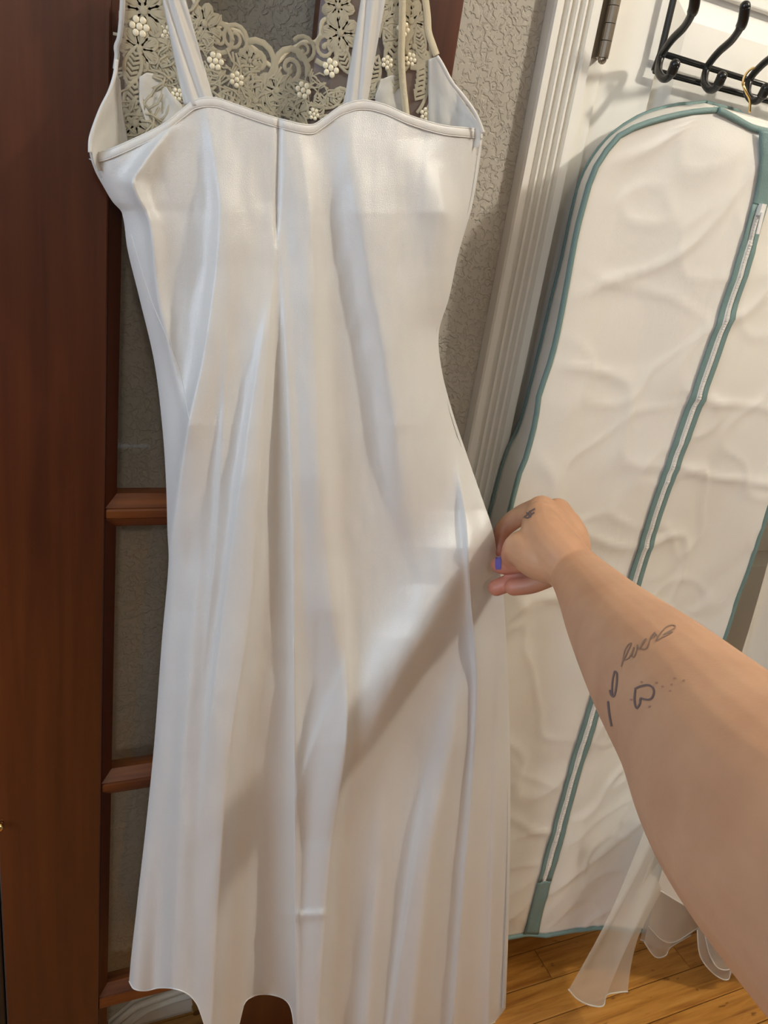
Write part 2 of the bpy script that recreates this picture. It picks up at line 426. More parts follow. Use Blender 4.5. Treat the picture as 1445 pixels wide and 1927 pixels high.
# ---------------------------------------------------------------- brown glazed door
door = tag(empty('door_1'), 'reddish brown wooden door with a column of clear glass panes', kind='structure')
gxl0 = PY(205, 400, DYF).x; gxl = PY(222, 900, DYF).x       # stile edge and glass edge on the latch side
gxr = PY(605, 40, DYF).x; gxr0 = gxr + .014
dxr = PY(868, 40, DYF).x
DB = DYF + DTH
MB().box((dxl, DYF, .012), (gxl0, DB, 2.03)).build('stile', M['door_v'], door, bevel=.0018)
MB().box((gxr0, DYF, .012), (dxr, DB, 2.03)).build('stile', M['door_v'], door, bevel=.0018)
zc = lambda y, x=255: PY(x, y, DYF).z
bars = [(zc(978), zc(959)), (zc(1485), zc(1470)), (zc(1886, 250), zc(1866, 250))]
step = bars[0][0] - bars[1][0]
b0 = bars[0]
while b0[0] + step < 1.85:
    b0 = (b0[0] + step, b0[1] + step); bars.insert(0, b0)
top_rail = bars.pop(0) if bars[0][0] > 1.72 else None
zt = top_rail[0] if top_rail else 1.90
MB().box((gxl0 + .0003, DYF, zt), (gxr0 - .0003, DB, 2.03)).build('top_rail', M['door_h'], door, bevel=.0018)
MB().box((gxl0 + .0003, DYF, .012), (gxr0 - .0003, DB, .05)).build('bottom_rail', M['door_h'], door, bevel=.0018)
for a, b in bars:
    MB().box((gxl0 + .0003, DYF + .002, a), (gxr0 - .0003, DB - .002, b)).build('muntin', M['door_h'], door, bevel=.0025)
edges = [zt] + [v for a, b in bars for v in (b, a)] + [.05]
BW = gxl - gxl0
for k in range(0, len(edges), 2):
    z1, z0 = edges[k], edges[k + 1]
    x0, x1 = gxl0 + .0004, gxr0 - .0004; za, zb = z0 + .0004, z1 - .0004
    yo, yi = DYF + .004, DYF + .014
    def bead(q, m):
        p = MB(); p.v = [(a, yo, c) for a, c in q[:2]] + [(a, yi, c) for a, c in q[2:]] + [(a, DB - .004, c) for a, c in q]
        p.f = [(0, 1, 2, 3), (4, 7, 6, 5), (0, 4, 5, 1), (1, 5, 6, 2), (2, 6, 7, 3), (3, 7, 4, 0)]
        return p.build('glazing_bead', m, door, bevel=0)
    w_, h_ = BW, BW * 1.05
    bead([(x0, za), (x0, zb), (x0 + w_, zb - h_), (x0 + w_, za + h_)], M['door_v'])
    bead([(x1, zb), (x1, za), (x1 - w_, za + h_), (x1 - w_, zb - h_)], M['door_v'])
    bead([(x0, zb), (x1, zb), (x1 - w_, zb - h_), (x0 + w_, zb - h_)], M['door_h'])
    bead([(x1, za), (x0, za), (x0 + w_, za + h_), (x1 - w_, za + h_)], M['door_h'])
    MB().box((x0 + w_ - .002, DYF + .018, za + h_ - .002), (x1 - w_ + .002, DYF + .021, zb - h_ + .002)).build('pane', M['glass'], door)
kb = PY(-3, 1563, DYF - .012)
MB().tube([(dxl + .004, DYF + .001, kb.z), (dxl + .004, DYF - .006, kb.z)], .003, 10).ball((dxl + .002, DYF - .007, kb.z), .0055).build('knob', M['brass'], door, smooth=True)

# brass spring door stop behind the door
ds = PY(368, 1893, WY - .05)
mb = MB().tube([(ds.x, WY - .016, ds.z), (ds.x, WY - .050, ds.z)], .0045, 12).tube([(ds.x, WY - .050, ds.z), (ds.x, WY - .062, ds.z)], [.007, .0065], 12)
dso = tag(mb.build('door_stop', M['brass'], smooth=False), 'small brass door stop on the baseboard behind glass door', 'door stop')
MB().tube([(ds.x, WY - .0155, ds.z), (ds.x, WY - .019, ds.z)], [.010, .008], 14).build('base_plate', M['brass'], dso)

# ---------------------------------------------------------------- satin slip gown
gown = tag(empty('slip_gown'), 'long white satin slip gown with ivory lace bust hanging on the brown door', 'gown')
LEFT = [(250, 172), (285, 168), (320, 178), (350, 194), (380, 212), (400, 229), (470, 240), (560, 262), (680, 290), (800, 305), (900, 312), (1000, 315), (1060, 317), (1200, 305), (1400, 290), (1550, 275), (1700, 258), (1845, 243), (1960, 240)]
RIGHT = [(240, 909), (260, 908), (380, 890), (480, 862), (560, 845), (625, 826), (690, 830), (770, 850), (860, 880), (940, 908), (1000, 928), (1060, 938), (1120, 947), (1250, 955), (1450, 960), (1700, 958), (1910, 951), (1970, 949)]
TOPE = [(168, 287), (180, 292), (210, 285), (260, 262), (310, 235), (345, 207), (365, 193), (400, 189), (440, 201), (480, 215), (530, 230), (585, 240), (610, 226), (640, 205), (680, 194), (720, 201), (770, 222), (830, 240), (880, 246), (910, 248)]
HEM = [(243, 1846), (252, 1860), (275, 1864), (300, 1859), (330, 1861), (355, 1871), (372, 1889), (380, 1908), (390, 1935), (410, 1955), (440, 1955), (452, 1925), (460, 1890), (475, 1876), (495, 1871), (520, 1874), (540, 1884), (550, 1902), (556, 1935), (575, 1962), (700, 1972), (800, 1968), (880, 1950), (925, 1927), (951, 1911)]
FOLDS = [  # [(y, x)...], left width, right width, [(y, height)...]
    ([(200, 392), (400, 415), (650, 388), (800, 357), (1030, 322)], 16, 60, [(190, .001), (400, .010), (800, .016), (1000, .008), (1150, 0)]),
    ([(240, 320), (320, 262), (345, 250), (420, 282), (560, 298), (700, 330), (800, 352)], 12, 17, [(220, 0), (300, .008), (345, .014), (430, .010), (600, .008), (790, .002), (850, 0)]),
    ([(300, 519), (420, 517), (700, 500), (900, 486), (1150, 470), (1430, 430), (1700, 411), (1930, 398)], 55, 13, [(380, 0), (600, .008), (900, .016), (1400, .020), (1930, .024)]),
    ([(240, 524), (430, 520)], 4, 4, [(230, -.003), (420, -.003), (470, 0)]),
    ([(250, 560), (400, 580), (600, 588), (900, 600), (1250, 632)], 52, 24, [(230, .002), (420, .008), (900, .017), (1150, .012), (1300, 0)]),
    ([(420, 528), (900, 548), (1200, 553), (1927, 558)], 9, 14, [(420, 0), (700, .005), (1000, .007), (1927, .008)]),
    ([(200, 660), (450, 690), (700, 735), (900, 760), (1050, 790)], 34, 85, [(190, .001), (400, .011), (800, .014), (1000, .006), (1100, 0)]),
    ([(300, 800), (400, 835), (480, 838)], 50, 28, [(260, 0), (400, .010), (520, .006), (620, 0)]),
    ([(1000, 640), (1250, 650), (1400, 650), (1600, 622), (1900, 600)], 38, 13, [(1050, 0), (1300, .012), (1600, .019), (1950, .024)]),
    ([(980, 915), (1030, 880), (1180, 800), (1320, 718), (1450, 664), (1560, 626)], 75, 42, [(960, 0), (1030, .014), (1200, .022), (1400, .018), (1580, 0)]),
    ([(880, 862), (1000, 879), (1120, 885), (1280, 898), (1450, 890), (1650, 874), (1950, 850)], 9, 24, [(860, 0), (960, .008), (1300, .009), (1950, .010)]),
    ([(1200, 880), (1400, 850), (1600, 812), (1950, 772)], 30, 26, [(1180, 0), (1400, .012), (1700, .018), (1950, .022)]),
    ([(1450, 730), (1950, 690)], 22, 30, [(1400, 0), (1700, .008), (1950, .016)]),
    ([(1000, 385), (1400, 350), (1700, 335), (1950, 322)], 22, 34, [(900, 0), (1200, .007), (1950, .010)]),
    ([(1300, 505), (1950, 505)], 34, 34, [(1300, 0), (1600, -.010), (1850, -.022), (1950, -.024)]),
    ([(1400, 300), (1950, 290)], 24, 24, [(1400, 0), (1950, -.010)]),
    ([(560, 508), (800, 468), (1000, 440), (1300, 402), (1550, 378)], 9, 30, [(520, 0), (800, .005), (1300, .006), (1600, 0)]),
    ([(640, 428), (1000, 408), (1250, 385)], 8, 26, [(600, 0), (850, .005), (1100, .004), (1300, 0)]),
    ([(1250, 938), (1930, 918)], 8, 15, [(1200, 0), (1450, .004), (1930, .006)]),
    ([(1450, 806), (1930, 735)], 9, 20, [(1400, 0), (1650, .005), (1930, .008)]),
    ([(1150, 690), (1500, 560), (1700, 540)], 10, 30, [(1120, 0), (1400, .003), (1720, 0)]),
    ([(600, 870), (760, 905), (1000, 918)], 22, 18, [(600, 0), (800, .006), (1000, .005), (1080, 0)]),
]
def fold_h(px, py):
    h = 0.0
    for line, wl, wr, amp in FOLDS:
        a = interp(amp, py) * 1.5
        if a == 0: continue
        d = px - sinterp(line, py)
        w_ = wl if d < 0 else wr
        q = d / w_
        if q*q > 12: continue
        h += a * math.exp(-q*q) if w_ > 20 else a * (1 / (1 + q*q*1.2)) * max(0, 1 - q*q/12)
    # soft horizontal crease near the hem
    if 520 < px < 625 and 1680 < py < 1760:
        u = 1 - ((px - 575) / 50)**2
        if u > 0: h += .004 * u * math.exp(-((py - (1722 - .012*(px-575)**2*.15)) / 9)**2)
    h += .0016 * noise.noise(Vector((px/55, py/130, 1.3))) + .0007 * noise.noise(Vector((px/20, py/60, 4.1)))
    return h
def base_Y(py): return interp([(190, .728), (500, .725), (950, .712), (1300, .702), (1950, .700)], py)
def back_pt(s, t, inset=0.0):
    x0 = 168 + 742 * s; yT = sinterp(TOPE, x0)
    xb = 243 + 708 * s; yB = sinterp(HEM, xb)
    py = yT + (yB - yT) * t
    l, r = sinterp(LEFT, py), sinterp(RIGHT, py)
    px = l + (r - l) * s
    e = min(px - l, r - px)
    wrap = .010 * math.exp(-e / 12) + .026 * math.exp(-e / 55)
    if px > (l + r) / 2: wrap *= interp([(250, .7), (820, .8), (980, .15), (1140, .15), (1350, .7), (1950, .9)], py)
    return px, py, base_Y(py) + wrap - fold_h(px, py)
def warp(s):      # finer columns near both side edges
    return s - .035 * math.sin(4 * math.pi * s) * .5
gb = MB().grid(lambda u, v: PY(*back_pt(warp(u), v)), 300, 430).build('back_panel', M['satin'], gown, smooth=True)
# front panel, seen below the hem arches and as the second layer
def front_pt(s, t):
    x0 = 172 + 734 * s; yT = sinterp(TOPE, x0) + 22
    xb = 250 + 695 * s; yB = min(sinterp(HEM, xb) - 18, 1868 + 30 * s)
    py = yT + (yB - yT) * t
    l, r = sinterp(LEFT, py) + 5, sinterp(RIGHT, py) - 5
    px = l + (r - l) * s
    e = min(s, 1 - s)
    k = math.exp(-e / .03)
    Y = .769 * (1 - k) + (base_Y(py) + .034 * (1 if s < .5 else .6)) * k + .004 * math.sin(px / 38 + 1.5 * math.sin(py / 500)) * min(1, t * 2)
    return PY(px, py, Y)
MB().grid(front_pt, 120, 160).build('front_panel', M['satin'], gown, smooth=True)
# bindings: top edge, sides of the cups, rolled hem
def edge_line(n, f): return [f(i / n) for i in range(n + 1)]
top_pts = edge_line(120, lambda s: PY(*[a + b for a, b in zip(back_pt(warp(s), 0), (0, 2.0, -.0015))]))
mbt = MB()
def strip_fn(u, v):
    px, py, Y = back_pt(warp(.004 + .992 * u), 0)
    px = min(max(px, sinterp(LEFT, py - 5 + 16 * v) + .5), sinterp(RIGHT, py - 5 + 16 * v) - .5)
    return PY(px, py - 5 + 16 * v, Y - .0010 - .0007 * math.sin(math.pi * v))
mbt.grid(strip_fn, 160, 6).build('top_binding', M['satin_trim'], gown, smooth=True, solid=.0005)
MB().tube(edge_line(160, lambda s: PY(*[a + b for a, b in zip(back_pt(warp(s), 0), (0, -5, -.001))])), .0007, 6).tube(edge_line(160, lambda s: PY(*[a + b for a, b in zip(back_pt(warp(s), 0), (0, 12, -.0012))])), .0005, 6).build('binding_stitch', M['satin_trim'], gown, smooth=True)
MB().tube(edge_line(240, lambda s: PY(*back_pt(warp(s), 1))), .0009, 6).build('rolled_hem', M['satin_trim'], gown, smooth=True)
MB().tube(smooth_pts([PY(x, y, .733) for x, y in ((169, 287), (170, 262), (178, 235), (191, 202), (206, 172), (216, 140), (219, 112))], 6), .0016, 6).build('side_binding', M['satin_trim'], gown, smooth=True)
MB().tube(smooth_pts([PY(x, y, .733) for x, y in ((909, 250), (895, 215), (872, 182), (850, 155), (832, 122), (822, 106))], 6), .0018, 6).build('side_binding', M['satin_trim'], gown, smooth=True)
# pressed seams of the bias panels
for line, y0, y1 in (([(240, 524), (430, 519)], 240, 430), (FOLDS[10][0], 900, 1925), ([(1200, 553), (1927, 558)], 1200, 1925), ([(440, 246), (560, 283), (690, 335), (790, 356)], 440, 790)):
    pts = []
    for i in range(60):
        y = y0 + (y1 - y0) * i / 59; xx = sinterp(line, y)
        l, r = sinterp(LEFT, y), sinterp(RIGHT, y); e = min(xx - l, r - xx)
        wrap = .010 * math.exp(-e / 12) + .026 * math.exp(-e / 55)
        if xx > (l + r) / 2: wrap *= interp([(250, .7), (820, .8), (980, .15), (1140, .15), (1350, .7), (1950, .9)], y)
        pts.append(PY(xx, y, base_Y(y) + wrap - fold_h(xx, y)))
    MB().tube(pts, .00035, 5).build('seam', M['satin_trim'], gown, smooth=True)
# straps
def strap(pb, pt, yb, yt, wb, wt, curl):
    def fn(u, v):
        cxp = pb[0] + (pt[0] - pb[0]) * v; cyp = pb[1] + (pt[1] - pb[1]) * v
        wd = wb + (wt - wb) * v
        q = u - .5
        Y = yb + (yt - yb) * v + curl * (q * 2)**2 + .0016 * math.sin(u * 14 + v * 5)
        return PY(cxp + wd * q, cyp + 3 * math.sin(math.pi * u), Y)
    return MB().grid(fn, 18, 50).build('strap', M['sheer'], gown, smooth=True, solid=.0008)
strap((375, 196), (318, -40), .727, .735, 58, 40, .004)
strap((668, 198), (709, -40), .727, .735, 44, 46, .004)
# lace bust: tulle ground
LTOP = [(170, 285), (178, 240), (190, 203), (206, 172), (217, 130), (222, 90), (230, 0), (234, -60), (352, -60), (362, 0), (372, 17), (400, 52), (425, 52), (450, 60), (472, 89), (500, 112), (527, 112), (560, 83), (600, 72), (614, 36), (622, 20), (628, -60), (796, -60), (800, 0), (806, 60), (820, 103), (850, 160), (910, 246)]
def lace_Y(px): return .772 - .036 * math.exp(-max(px - 168, 0) / 34) - .036 * math.exp(-max(912 - px, 0) / 45)
def clampx(px, py):
    if py > 287 and px < 500: px = max(px, sinterp(LEFT, py) + 4)
    if py > 248 and px > 500: px = min(px, sinterp(RIGHT, py) - 4)
    return px
def lace_fn(u, v):
    px = 171 + 736 * u; yt = interp(LTOP, px); yb = sinterp(TOPE, px) + 45
    py = yt + (yb - yt) * v
    px = clampx(px, py)
    return PY(px, py, lace_Y(px))
tul = MB().grid(lace_fn, 240, 40).build('lace_ground', M['tulle'], gown, smooth=True)
def lining(x0, x1, fn_top, fn_bot, dy, name='cup_lining'):
    def fn(u, v):
        px = x0 + (x1 - x0) * u
        a, b = fn_top(px), fn_bot(px)
        px = clampx(px, a + (b - a) * v)
        return PY(px, a + (b - a) * v, lace_Y(px) - dy + .0012 * math.sin(px / 9.0) + .001 * noise.noise(Vector((px/12, v*4, 0))))
    return MB().grid(fn, 30, 30).build(name, M['cotton'], gown, smooth=True, solid=.0006)
lining(171, 222, lambda x: interp(LTOP, x) + 1, lambda x: sinterp(TOPE, x) + 30, .003)
lining(218, 240, lambda x: interp([(218, 140), (226, 150), (231, 215), (240, 262)], x), lambda x: sinterp(TOPE, x) + 30, .003)
lining(806, 908, lambda x: interp([(806, 112), (822, 106), (850, 160), (910, 246)], x), lambda x: sinterp(TOPE, x) + 30, .004)
lining(262, 345, lambda x: interp([(262, 145), (275, 137), (300, 140), (318, 172), (345, 200)], x), lambda x: interp([(262, 190), (285, 262), (345, 262)], x), .003)
lining(706, 757, lambda x: interp([(706, 182), (716, 150), (735, 142), (757, 140)], x), lambda x: sinterp(TOPE, x) + 30, .003)
# lace motifs
def loop_pts(a, b, n=16, ph=0.0): return [(a * math.cos(2*math.pi*i/n + ph), 0, b * math.sin(2*math.pi*i/n + ph)) for i in range(n)]
def mesh_of(mb, name, mt, sm=True):
    me = bpy.data.meshes.new(name); me.from_pydata(mb.v, [], mb.f); me.update()
    me.polygons.foreach_set('use_smooth', [sm]*len(me.polygons)); me.materials.append(mt); return me
def m_flower(np_=7):
    b = MB()
    for k in range(np_):
        an = 2*math.pi*k/np_; ca, sa = math.cos(an), math.sin(an)
        pts = []
        for i in range(10):
            t = 2*math.pi*i/10; lx, lz = .55 + .38*math.cos(t), .25*math.sin(t)
            pts.append((lx*ca - lz*sa, 0, lx*sa + lz*ca))
        b.tube(pts, .095, 5, close=True)
        for q in (-.3, 0, .3):
            b.tube([(.2*ca, -.03, .2*sa), (.85*ca - q*.4*sa, -.05, .85*sa + q*.4*ca)], .07, 4)
    return b.ball((0, -.08, 0), .17, 8, 5)
def m_scroll(sg=1):
    b = MB(); pts = []
    for i in range(26):
        t = i / 25; an = t * 3.6 * math.pi; r = .95 * (1 - .86 * t)
        pts.append((sg * r * math.cos(an) + .0, 0, r * math.sin(an)))
    b.tube(pts, [.17 - .07 * i / 25 for i in range(26)], 6, flat=.7); b.ball(pts[-1], .17, 8, 5); return b
def m_feather():
    b = MB(); spine = [(0.55*math.sin(2.2*t), 0, 1 - 2*t) for t in [i/12 for i in range(13)]]
    b.tube(spine, .08, 5)
    for i in range(1, 9):
        x, _, z = spine[i]
        b.tube([(x, 0, z), (x - .35, -.04, z - .28), (x - .5, 0, z - .02), (x - .3, -.03, z + .16), (x, 0, z + .08)], .075, 5)
    return b
def m_leaf():
    b = MB()
    pts = [(.42*math.sin(math.pi*i/10)*(1), 0, -1 + 2*i/10) for i in range(11)] + [(-.42*math.sin(math.pi*i/10), 0, 1 - 2*i/10) for i in range(1, 10)]
    b.tube(pts, .11, 5, close=True)
    for i in range(7):
        z = -.75 + i*.24
        b.tube([(-.3, -.02, z + .1), (0, -.05, z - .1), (.3, -.02, z + .1)], .085, 4)
    return b
def m_berries():
    b = MB(); r = random.Random(5)
    for k in range(6):
        an = 2*math.pi*k/6; b.ball((.6*math.cos(an), -.1, .6*math.sin(an)), .3, 9, 6, (1, .6, 1))
    return b.ball((0, -.15, 0), .3, 9, 6, (1, .6, 1))
def m_mesh_patch():
    b = MB(); r = random.Random(9)
    for k in range(26):
        a = r.uniform(0, 6.28); x, z = r.uniform(-.9, .9), r.uniform(-.9, .9); l = r.uniform(.25, .6)
        b.tube([(x - l*math.cos(a), r.uniform(-.1, 0), z - l*math.sin(a)), (x + .12*math.sin(a), -.12, z - .12*math.cos(a)), (x + l*math.cos(a), r.uniform(-.1, 0), z + l*math.sin(a))], .05, 4)
    return b
MOT = {'lace_flower': mesh_of(m_flower(), 'lace_flower', M['lace']), 'lace_scroll': mesh_of(m_scroll(), 'lace_scroll', M['lace']),
       'lace_scroll_m': mesh_of(m_scroll(-1), 'lace_scroll', M['lace']), 'lace_feather': mesh_of(m_feather(), 'lace_feather', M['lace']),
       'lace_leaf': mesh_of(m_leaf(), 'lace_leaf', M['lace']), 'lace_berries': mesh_of(m_berries(), 'lace_berries', M['pearl']),
       'lace_thread': mesh_of(m_mesh_patch(), 'lace_thread', M['lace'])}
MPX = .77 / 1240.0                               # metres per pixel near the lace
def motif(kind, px, py, size, rot=0.0, dy=.002):
    if 'berries' in kind: size *= .62
    if 'thread' in kind: size *= .85
    lo = interp([(0, 231), (90, 224), (130, 218), (200, 192), (260, 176)], py); hi = interp([(0, 801), (60, 807), (100, 820), (160, 850), (245, 905)], py)
    if px < 400: px = max(px, lo + size * (1.95 if 'thread' in kind else 1.05))
    if px > 650: px = min(px, hi - size * (1.95 if 'thread' in kind else 1.05))
    o = bpy.data.objects.new(kind.replace('_m', '') if kind.endswith('_m') else kind, MOT[kind]); COL.objects.link(o)
    o.location = PY(px, py, lace_Y(px) - dy); s = size * MPX
    o.scale = (s, min(s, .0065), s); o.rotation_euler = (0, rot, 0); o.parent = tul
    return o
for k_, x, y, s, r in (
    ('lace_flower', 636, 12, 26, 0), ('lace_flower', 640, 62, 30, .3), ('lace_leaf', 645, 108, 24, -.6), ('lace_berries', 622, 128, 24, .2), ('lace_scroll', 613, 90, 24, 2.2),
    ('lace_scroll_m', 572, 95, 20, .5), ('lace_scroll', 545, 128, 30, .2), ('lace_leaf', 625, 188, 22, .9), ('lace_scroll', 640, 185, 18, 1.0), ('lace_leaf', 600, 200, 18, -.3),
    ('lace_scroll', 440, 72, 22, 1.2), ('lace_scroll_m', 412, 75, 24, .4), ('lace_scroll_m', 485, 118, 30, .9), ('lace_flower', 470, 115, 20, .2), ('lace_berries', 405, 115, 22, 0),
    ('lace_flower', 385, 45, 26, .4), ('lace_leaf', 398, 150, 22, .5), ('lace_berries', 445, 150, 20, .5), ('lace_flower', 520, 170, 30, .1), ('lace_berries', 570, 170, 22, .1), ('lace_flower', 480, 190, 26, .5),
    ('lace_leaf', 430, 185, 24, 1.2), ('lace_flower', 560, 210, 22, .1), ('lace_leaf', 505, 215, 20, 1.4), ('lace_berries', 590, 215, 16, .1), ('lace_thread', 500, 175, 40, 0), ('lace_thread', 550, 195, 40, 1), ('lace_thread', 450, 170, 40, 2), ('lace_thread', 410, 160, 34, .5), ('lace_thread', 595, 170, 28, .9), ('lace_thread', 530, 215, 36, .4),
    ('lace_flower', 745, 20, 34, 0), ('lace_flower', 780, 40, 30, .5), ('lace_leaf', 800, 25, 30, .1), ('lace_thread', 760, 30, 40, 0), ('lace_thread', 775, 5, 36, 1), ('lace_leaf', 735, 60, 26, .1), ('lace_berries', 758, 55, 20, 0),
    ('lace_scroll', 792, 88, 30, 1.8), ('lace_leaf', 815, 80, 22, -.4), ('lace_feather', 785, 150, 42, .25), ('lace_leaf', 742, 100, 34, .0), ('lace_leaf', 765, 95, 30, .05), ('lace_berries', 772, 112, 18, 0), ('lace_berries', 728, 118, 18, .4), ('lace_leaf', 745, 135, 28, 0), ('lace_feather', 812, 185, 44, .35), ('lace_leaf', 702, 140, 26, .2), ('lace_leaf', 708, 165, 24, 1.1), ('lace_thread', 705, 185, 26, .3), ('lace_berries', 800, 215, 18, .3), ('lace_leaf', 812, 212, 22, .1), ('lace_flower', 718, 40, 18, 0),
    ('lace_flower', 270, 20, 34, 0), ('lace_flower', 310, 12, 26, .3), ('lace_thread', 290, 35, 44, .3), ('lace_berries', 262, 50, 24, 0), ('lace_leaf', 295, 55, 26, .6), ('lace_flower', 262, 92, 28, .4), ('lace_thread', 275, 95, 44, 1), ('lace_leaf', 300, 92, 28, 1.1), ('lace_berries', 310, 60, 16, 0), ('lace_thread', 255, 60, 34, .4), ('lace_thread', 245, 130, 34, .4), ('lace_leaf', 250, 125, 26, .2), ('lace_flower', 326, 140, 26, .1), ('lace_thread', 330, 165, 34, .7), ('lace_leaf', 285, 125, 22, 1.2), ('lace_leaf', 250, 190, 28, .1), ('lace_flower', 255, 232, 28, 0), ('lace_thread', 250, 215, 36, .2), ('lace_berries', 333, 178, 16, 0), ('lace_leaf', 340, 195, 22, .3), ('lace_thread', 275, 245, 34, 0), ('lace_feather', 305, 215, 34, .4), ('lace_scroll', 300, 110, 20, .4), ('lace_thread', 330, 110, 28, .2), ('lace_thread', 370, 60, 30, .2), ('lace_thread', 385, 100, 28, 1.2)):
    motif(k_, x, y, s, r)
# corded scallop along the neckline and the boning channel
neck = [(362, -10), (372, 17), (385, 30), (400, 52), (412, 50), (425, 47), (440, 56), (455, 62), (468, 84), (485, 98), (498, 116), (514, 124), (527, 112), (540, 98), (558, 88), (575, 78), (592, 80), (603, 66), (606, 42), (620, 30), (616, 8), (628, -10)]
MB().tube(smooth_pts([PY(x, y, lace_Y(x) - .001) for x, y in neck], 5), .0022, 7, flat=.6).build('neckline_cord', M['lace'], gown, smooth=True)
MB().tube(smooth_pts([PY(x, y, lace_Y(x) - .004) for x, y in ((757, -10), (756, 60), (755, 110), (758, 160), (763, 205), (766, 240))], 5), .0035, 7).build('boning_channel', M['lace'], gown, smooth=True)
MB().tube(smooth_pts([PY(x, y, lace_Y(x) - .001) for x, y in ((799, -10), (804, 30), (806, 60), (814, 85), (821, 104))], 5), .0036, 7, flat=.6).build('side_cord', M['lace'], gown, smooth=True)
MB().tube(smooth_pts([PY(x, y, lace_Y(x) - .001) for x, y in ((231, -10), (229, 30), (225, 70), (219, 88), (220, 105), (217, 130))], 5), .0022, 7).build('side_cord', M['sheer'], gown, smooth=True)
# straps lead up to a hanger on the door, above the frame
tl, tr_ = PY(318, -40, .735), PY(709, -40, .735); hz = max(tl.z, tr_.z) + .16
hc = (tl + tr_) / 2
for p in (tl, tr_):
    MB().grid(lambda u, v: (p.x - .012 + .024*u, p.y + .004*math.sin(3*u), p.z + (hz - p.z)*v), 4, 4).build('strap', M['sheer'], gown, smooth=True, solid=.0008)
hg = tag(MB().tube(smooth_pts([(tl.x - .04, .735, hz - .02), (tl.x, .735, hz + .005), (hc.x, .735, hz + .06), (tr_.x, .735, hz + .005), (tr_.x + .04, .735, hz - .02)], 6), .007, 10).build('clothes_hanger', M['dark_gap_wood'], smooth=True), 'wooden hanger carrying the satin gown on the brown door', 'hanger')
MB().tube(smooth_pts([(hc.x, .735, hz + .06), (hc.x, .735, 1.98), (hc.x, .75, 2.04), (hc.x, .80, 2.045), (hc.x, .84, 2.03), (hc.x, .842, 1.99)], 6), .002, 8).build('hook', M['nickel'], hg, smooth=True)

# ---------------------------------------------------------------- over-door hook rack
rack = tag(empty('hook_rack'), 'black steel hook rack hanging on the white door', 'hook rack')
RY = WY - .014
ub0, ub1 = PY(1247, 101, RY), PY(1445, 162, RY); lb0, lb1 = PY(1231, 133, RY), PY(1430, 186, RY)
def ext(a, b, k): return a + (b - a) * k
MB().tube([ub0, ext(ub0, ub1, 2.6)], .0036, 10).build('upper_bar', M['black'], rack, smooth=True)
MB().tube([lb0, ext(lb0, lb1, 2.6)], .0036, 10).build('lower_bar', M['black'], rack, smooth=True)
up = PY(1268, -5, RY)
up_t = Vector((up.x + .002, RY, 2.035))
MB().tube([lb0, PY(1243, 100, RY), up, up_t, (up_t.x, RY + .055, 2.036), (up_t.x, RY + .056, 1.99)], .0042, 10).build('upright', M['black'], rack, smooth=True)
xr_ = ext(ub0, ub1, 2.55)
MB().tube([ext(lb0, lb1, 2.6), xr_, Vector((xr_.x + .01, RY, 2.035)), (xr_.x + .01, RY + .055, 2.036)], .0042, 10).build('upright', M['black'], rack, smooth=True)
hook_src = [(1402, 12, .792), (1396, 45, .800), (1378, 74, .822), (1352, 98, .846), (1333, 122, .866), (1326, 142, .866), (1326, 158, .856), (1336, 169, .842), (1348, 164, .832), (1358, 144, .826)]
hp = smooth_pts([PY(x, y, Y) for x, y, Y in hook_src], 6)
o1 = hp[0]; org = PY(1330, 128, .866)
for (tx, ty) in ((1244, 106), (1330, 128), (1411, 150), (1494, 172), (1577, 194)):
    d = PY(tx, ty, .866) - org
    h = MB().tube([p + d for p in hp], .0046, 10).build('hook', M['black'], rack, smooth=True)
    c0 = [p + d for p in hp[:9]]; c1 = [p + d for p in hp[-6:]]
    MB().tube(c0[:8], .0060, 10).ball(c0[0], .0060).build('hook_cap', M['black'], h, smooth=True)
    MB().tube(c1, .0060, 10).ball(c1[-1], .0062).build('hook_cap', M['black'], h, smooth=True)

# ---------------------------------------------------------------- garment bag
bag = tag(empty('garment_bag'), 'white zipped garment bag with teal piping hanging on the white door', 'garment bag')
BGY, BGB = .800, .872                            # front and back faces
zx = PY(1415, 250, BGY).x                        # zip line
ztop = PY(1340, 203, BGB).z; zbot = PY(980, 1741, BGY).z
zf = PY(1355, 207, BGY).z                       # top of the front face
def resample(P, n):
    L = [0.0]
    for p, q in zip(P, P[1:]): L.append(L[-1] + (q - p).length)
    out = []; j = 0
    for i in range(n + 1):
        t = L[-1] * i / n
        while j < len(L) - 2 and L[j + 1] < t: j += 1
        k = (t - L[j]) / max(L[j + 1] - L[j], 1e-9); out.append(P[j].lerp(P[j + 1], min(max(k, 0), 1)))
    return out
def bottom_Y(x): return interp([(zx - .30, BGY + .0), (zx - .18, BGY), (zx + .0, BGY - .012), (zx + .25, BGY - .075)], x)
FLP = [(1355, 207), (1305, 211), (1255, 221), (1205, 236), (1165, 256), (1138, 288), (1115, 328), (1098, 385), (1083, 445), (1062, 560), (1040, 665), (1014, 745), (1008, 790), (990, 860), (962, 950)]
fw_ = [PY(x, y, BGY) for x, y in FLP]; fw_[0].x = min(fw_[0].x, zx - .02)
fw_.append(Vector((fw_[-1].x - .008, BGY, .5))); fw_.append(Vector((fw_[-1].x - .006, BGY, zbot)))
lp = resample(smooth_pts(fw_, 8), 140)[::-1]
BLP = [(1345, 199), (1300, 197), (1262, 201), (1205, 219), (1143, 262), (1098, 328), (1077, 400), (1060, 480), (1040, 560), (985, 780), (918, 985)]
bw_ = [PY(x, y, BGB) for x, y in BLP]; bw_[0].x = min(bw_[0].x, zx - .02)
bw_.append(Vector((bw_[-1].x - .002, BGB, zbot)))
bp_ = resample(smooth_pts(bw_, 8), 140)[::-1]
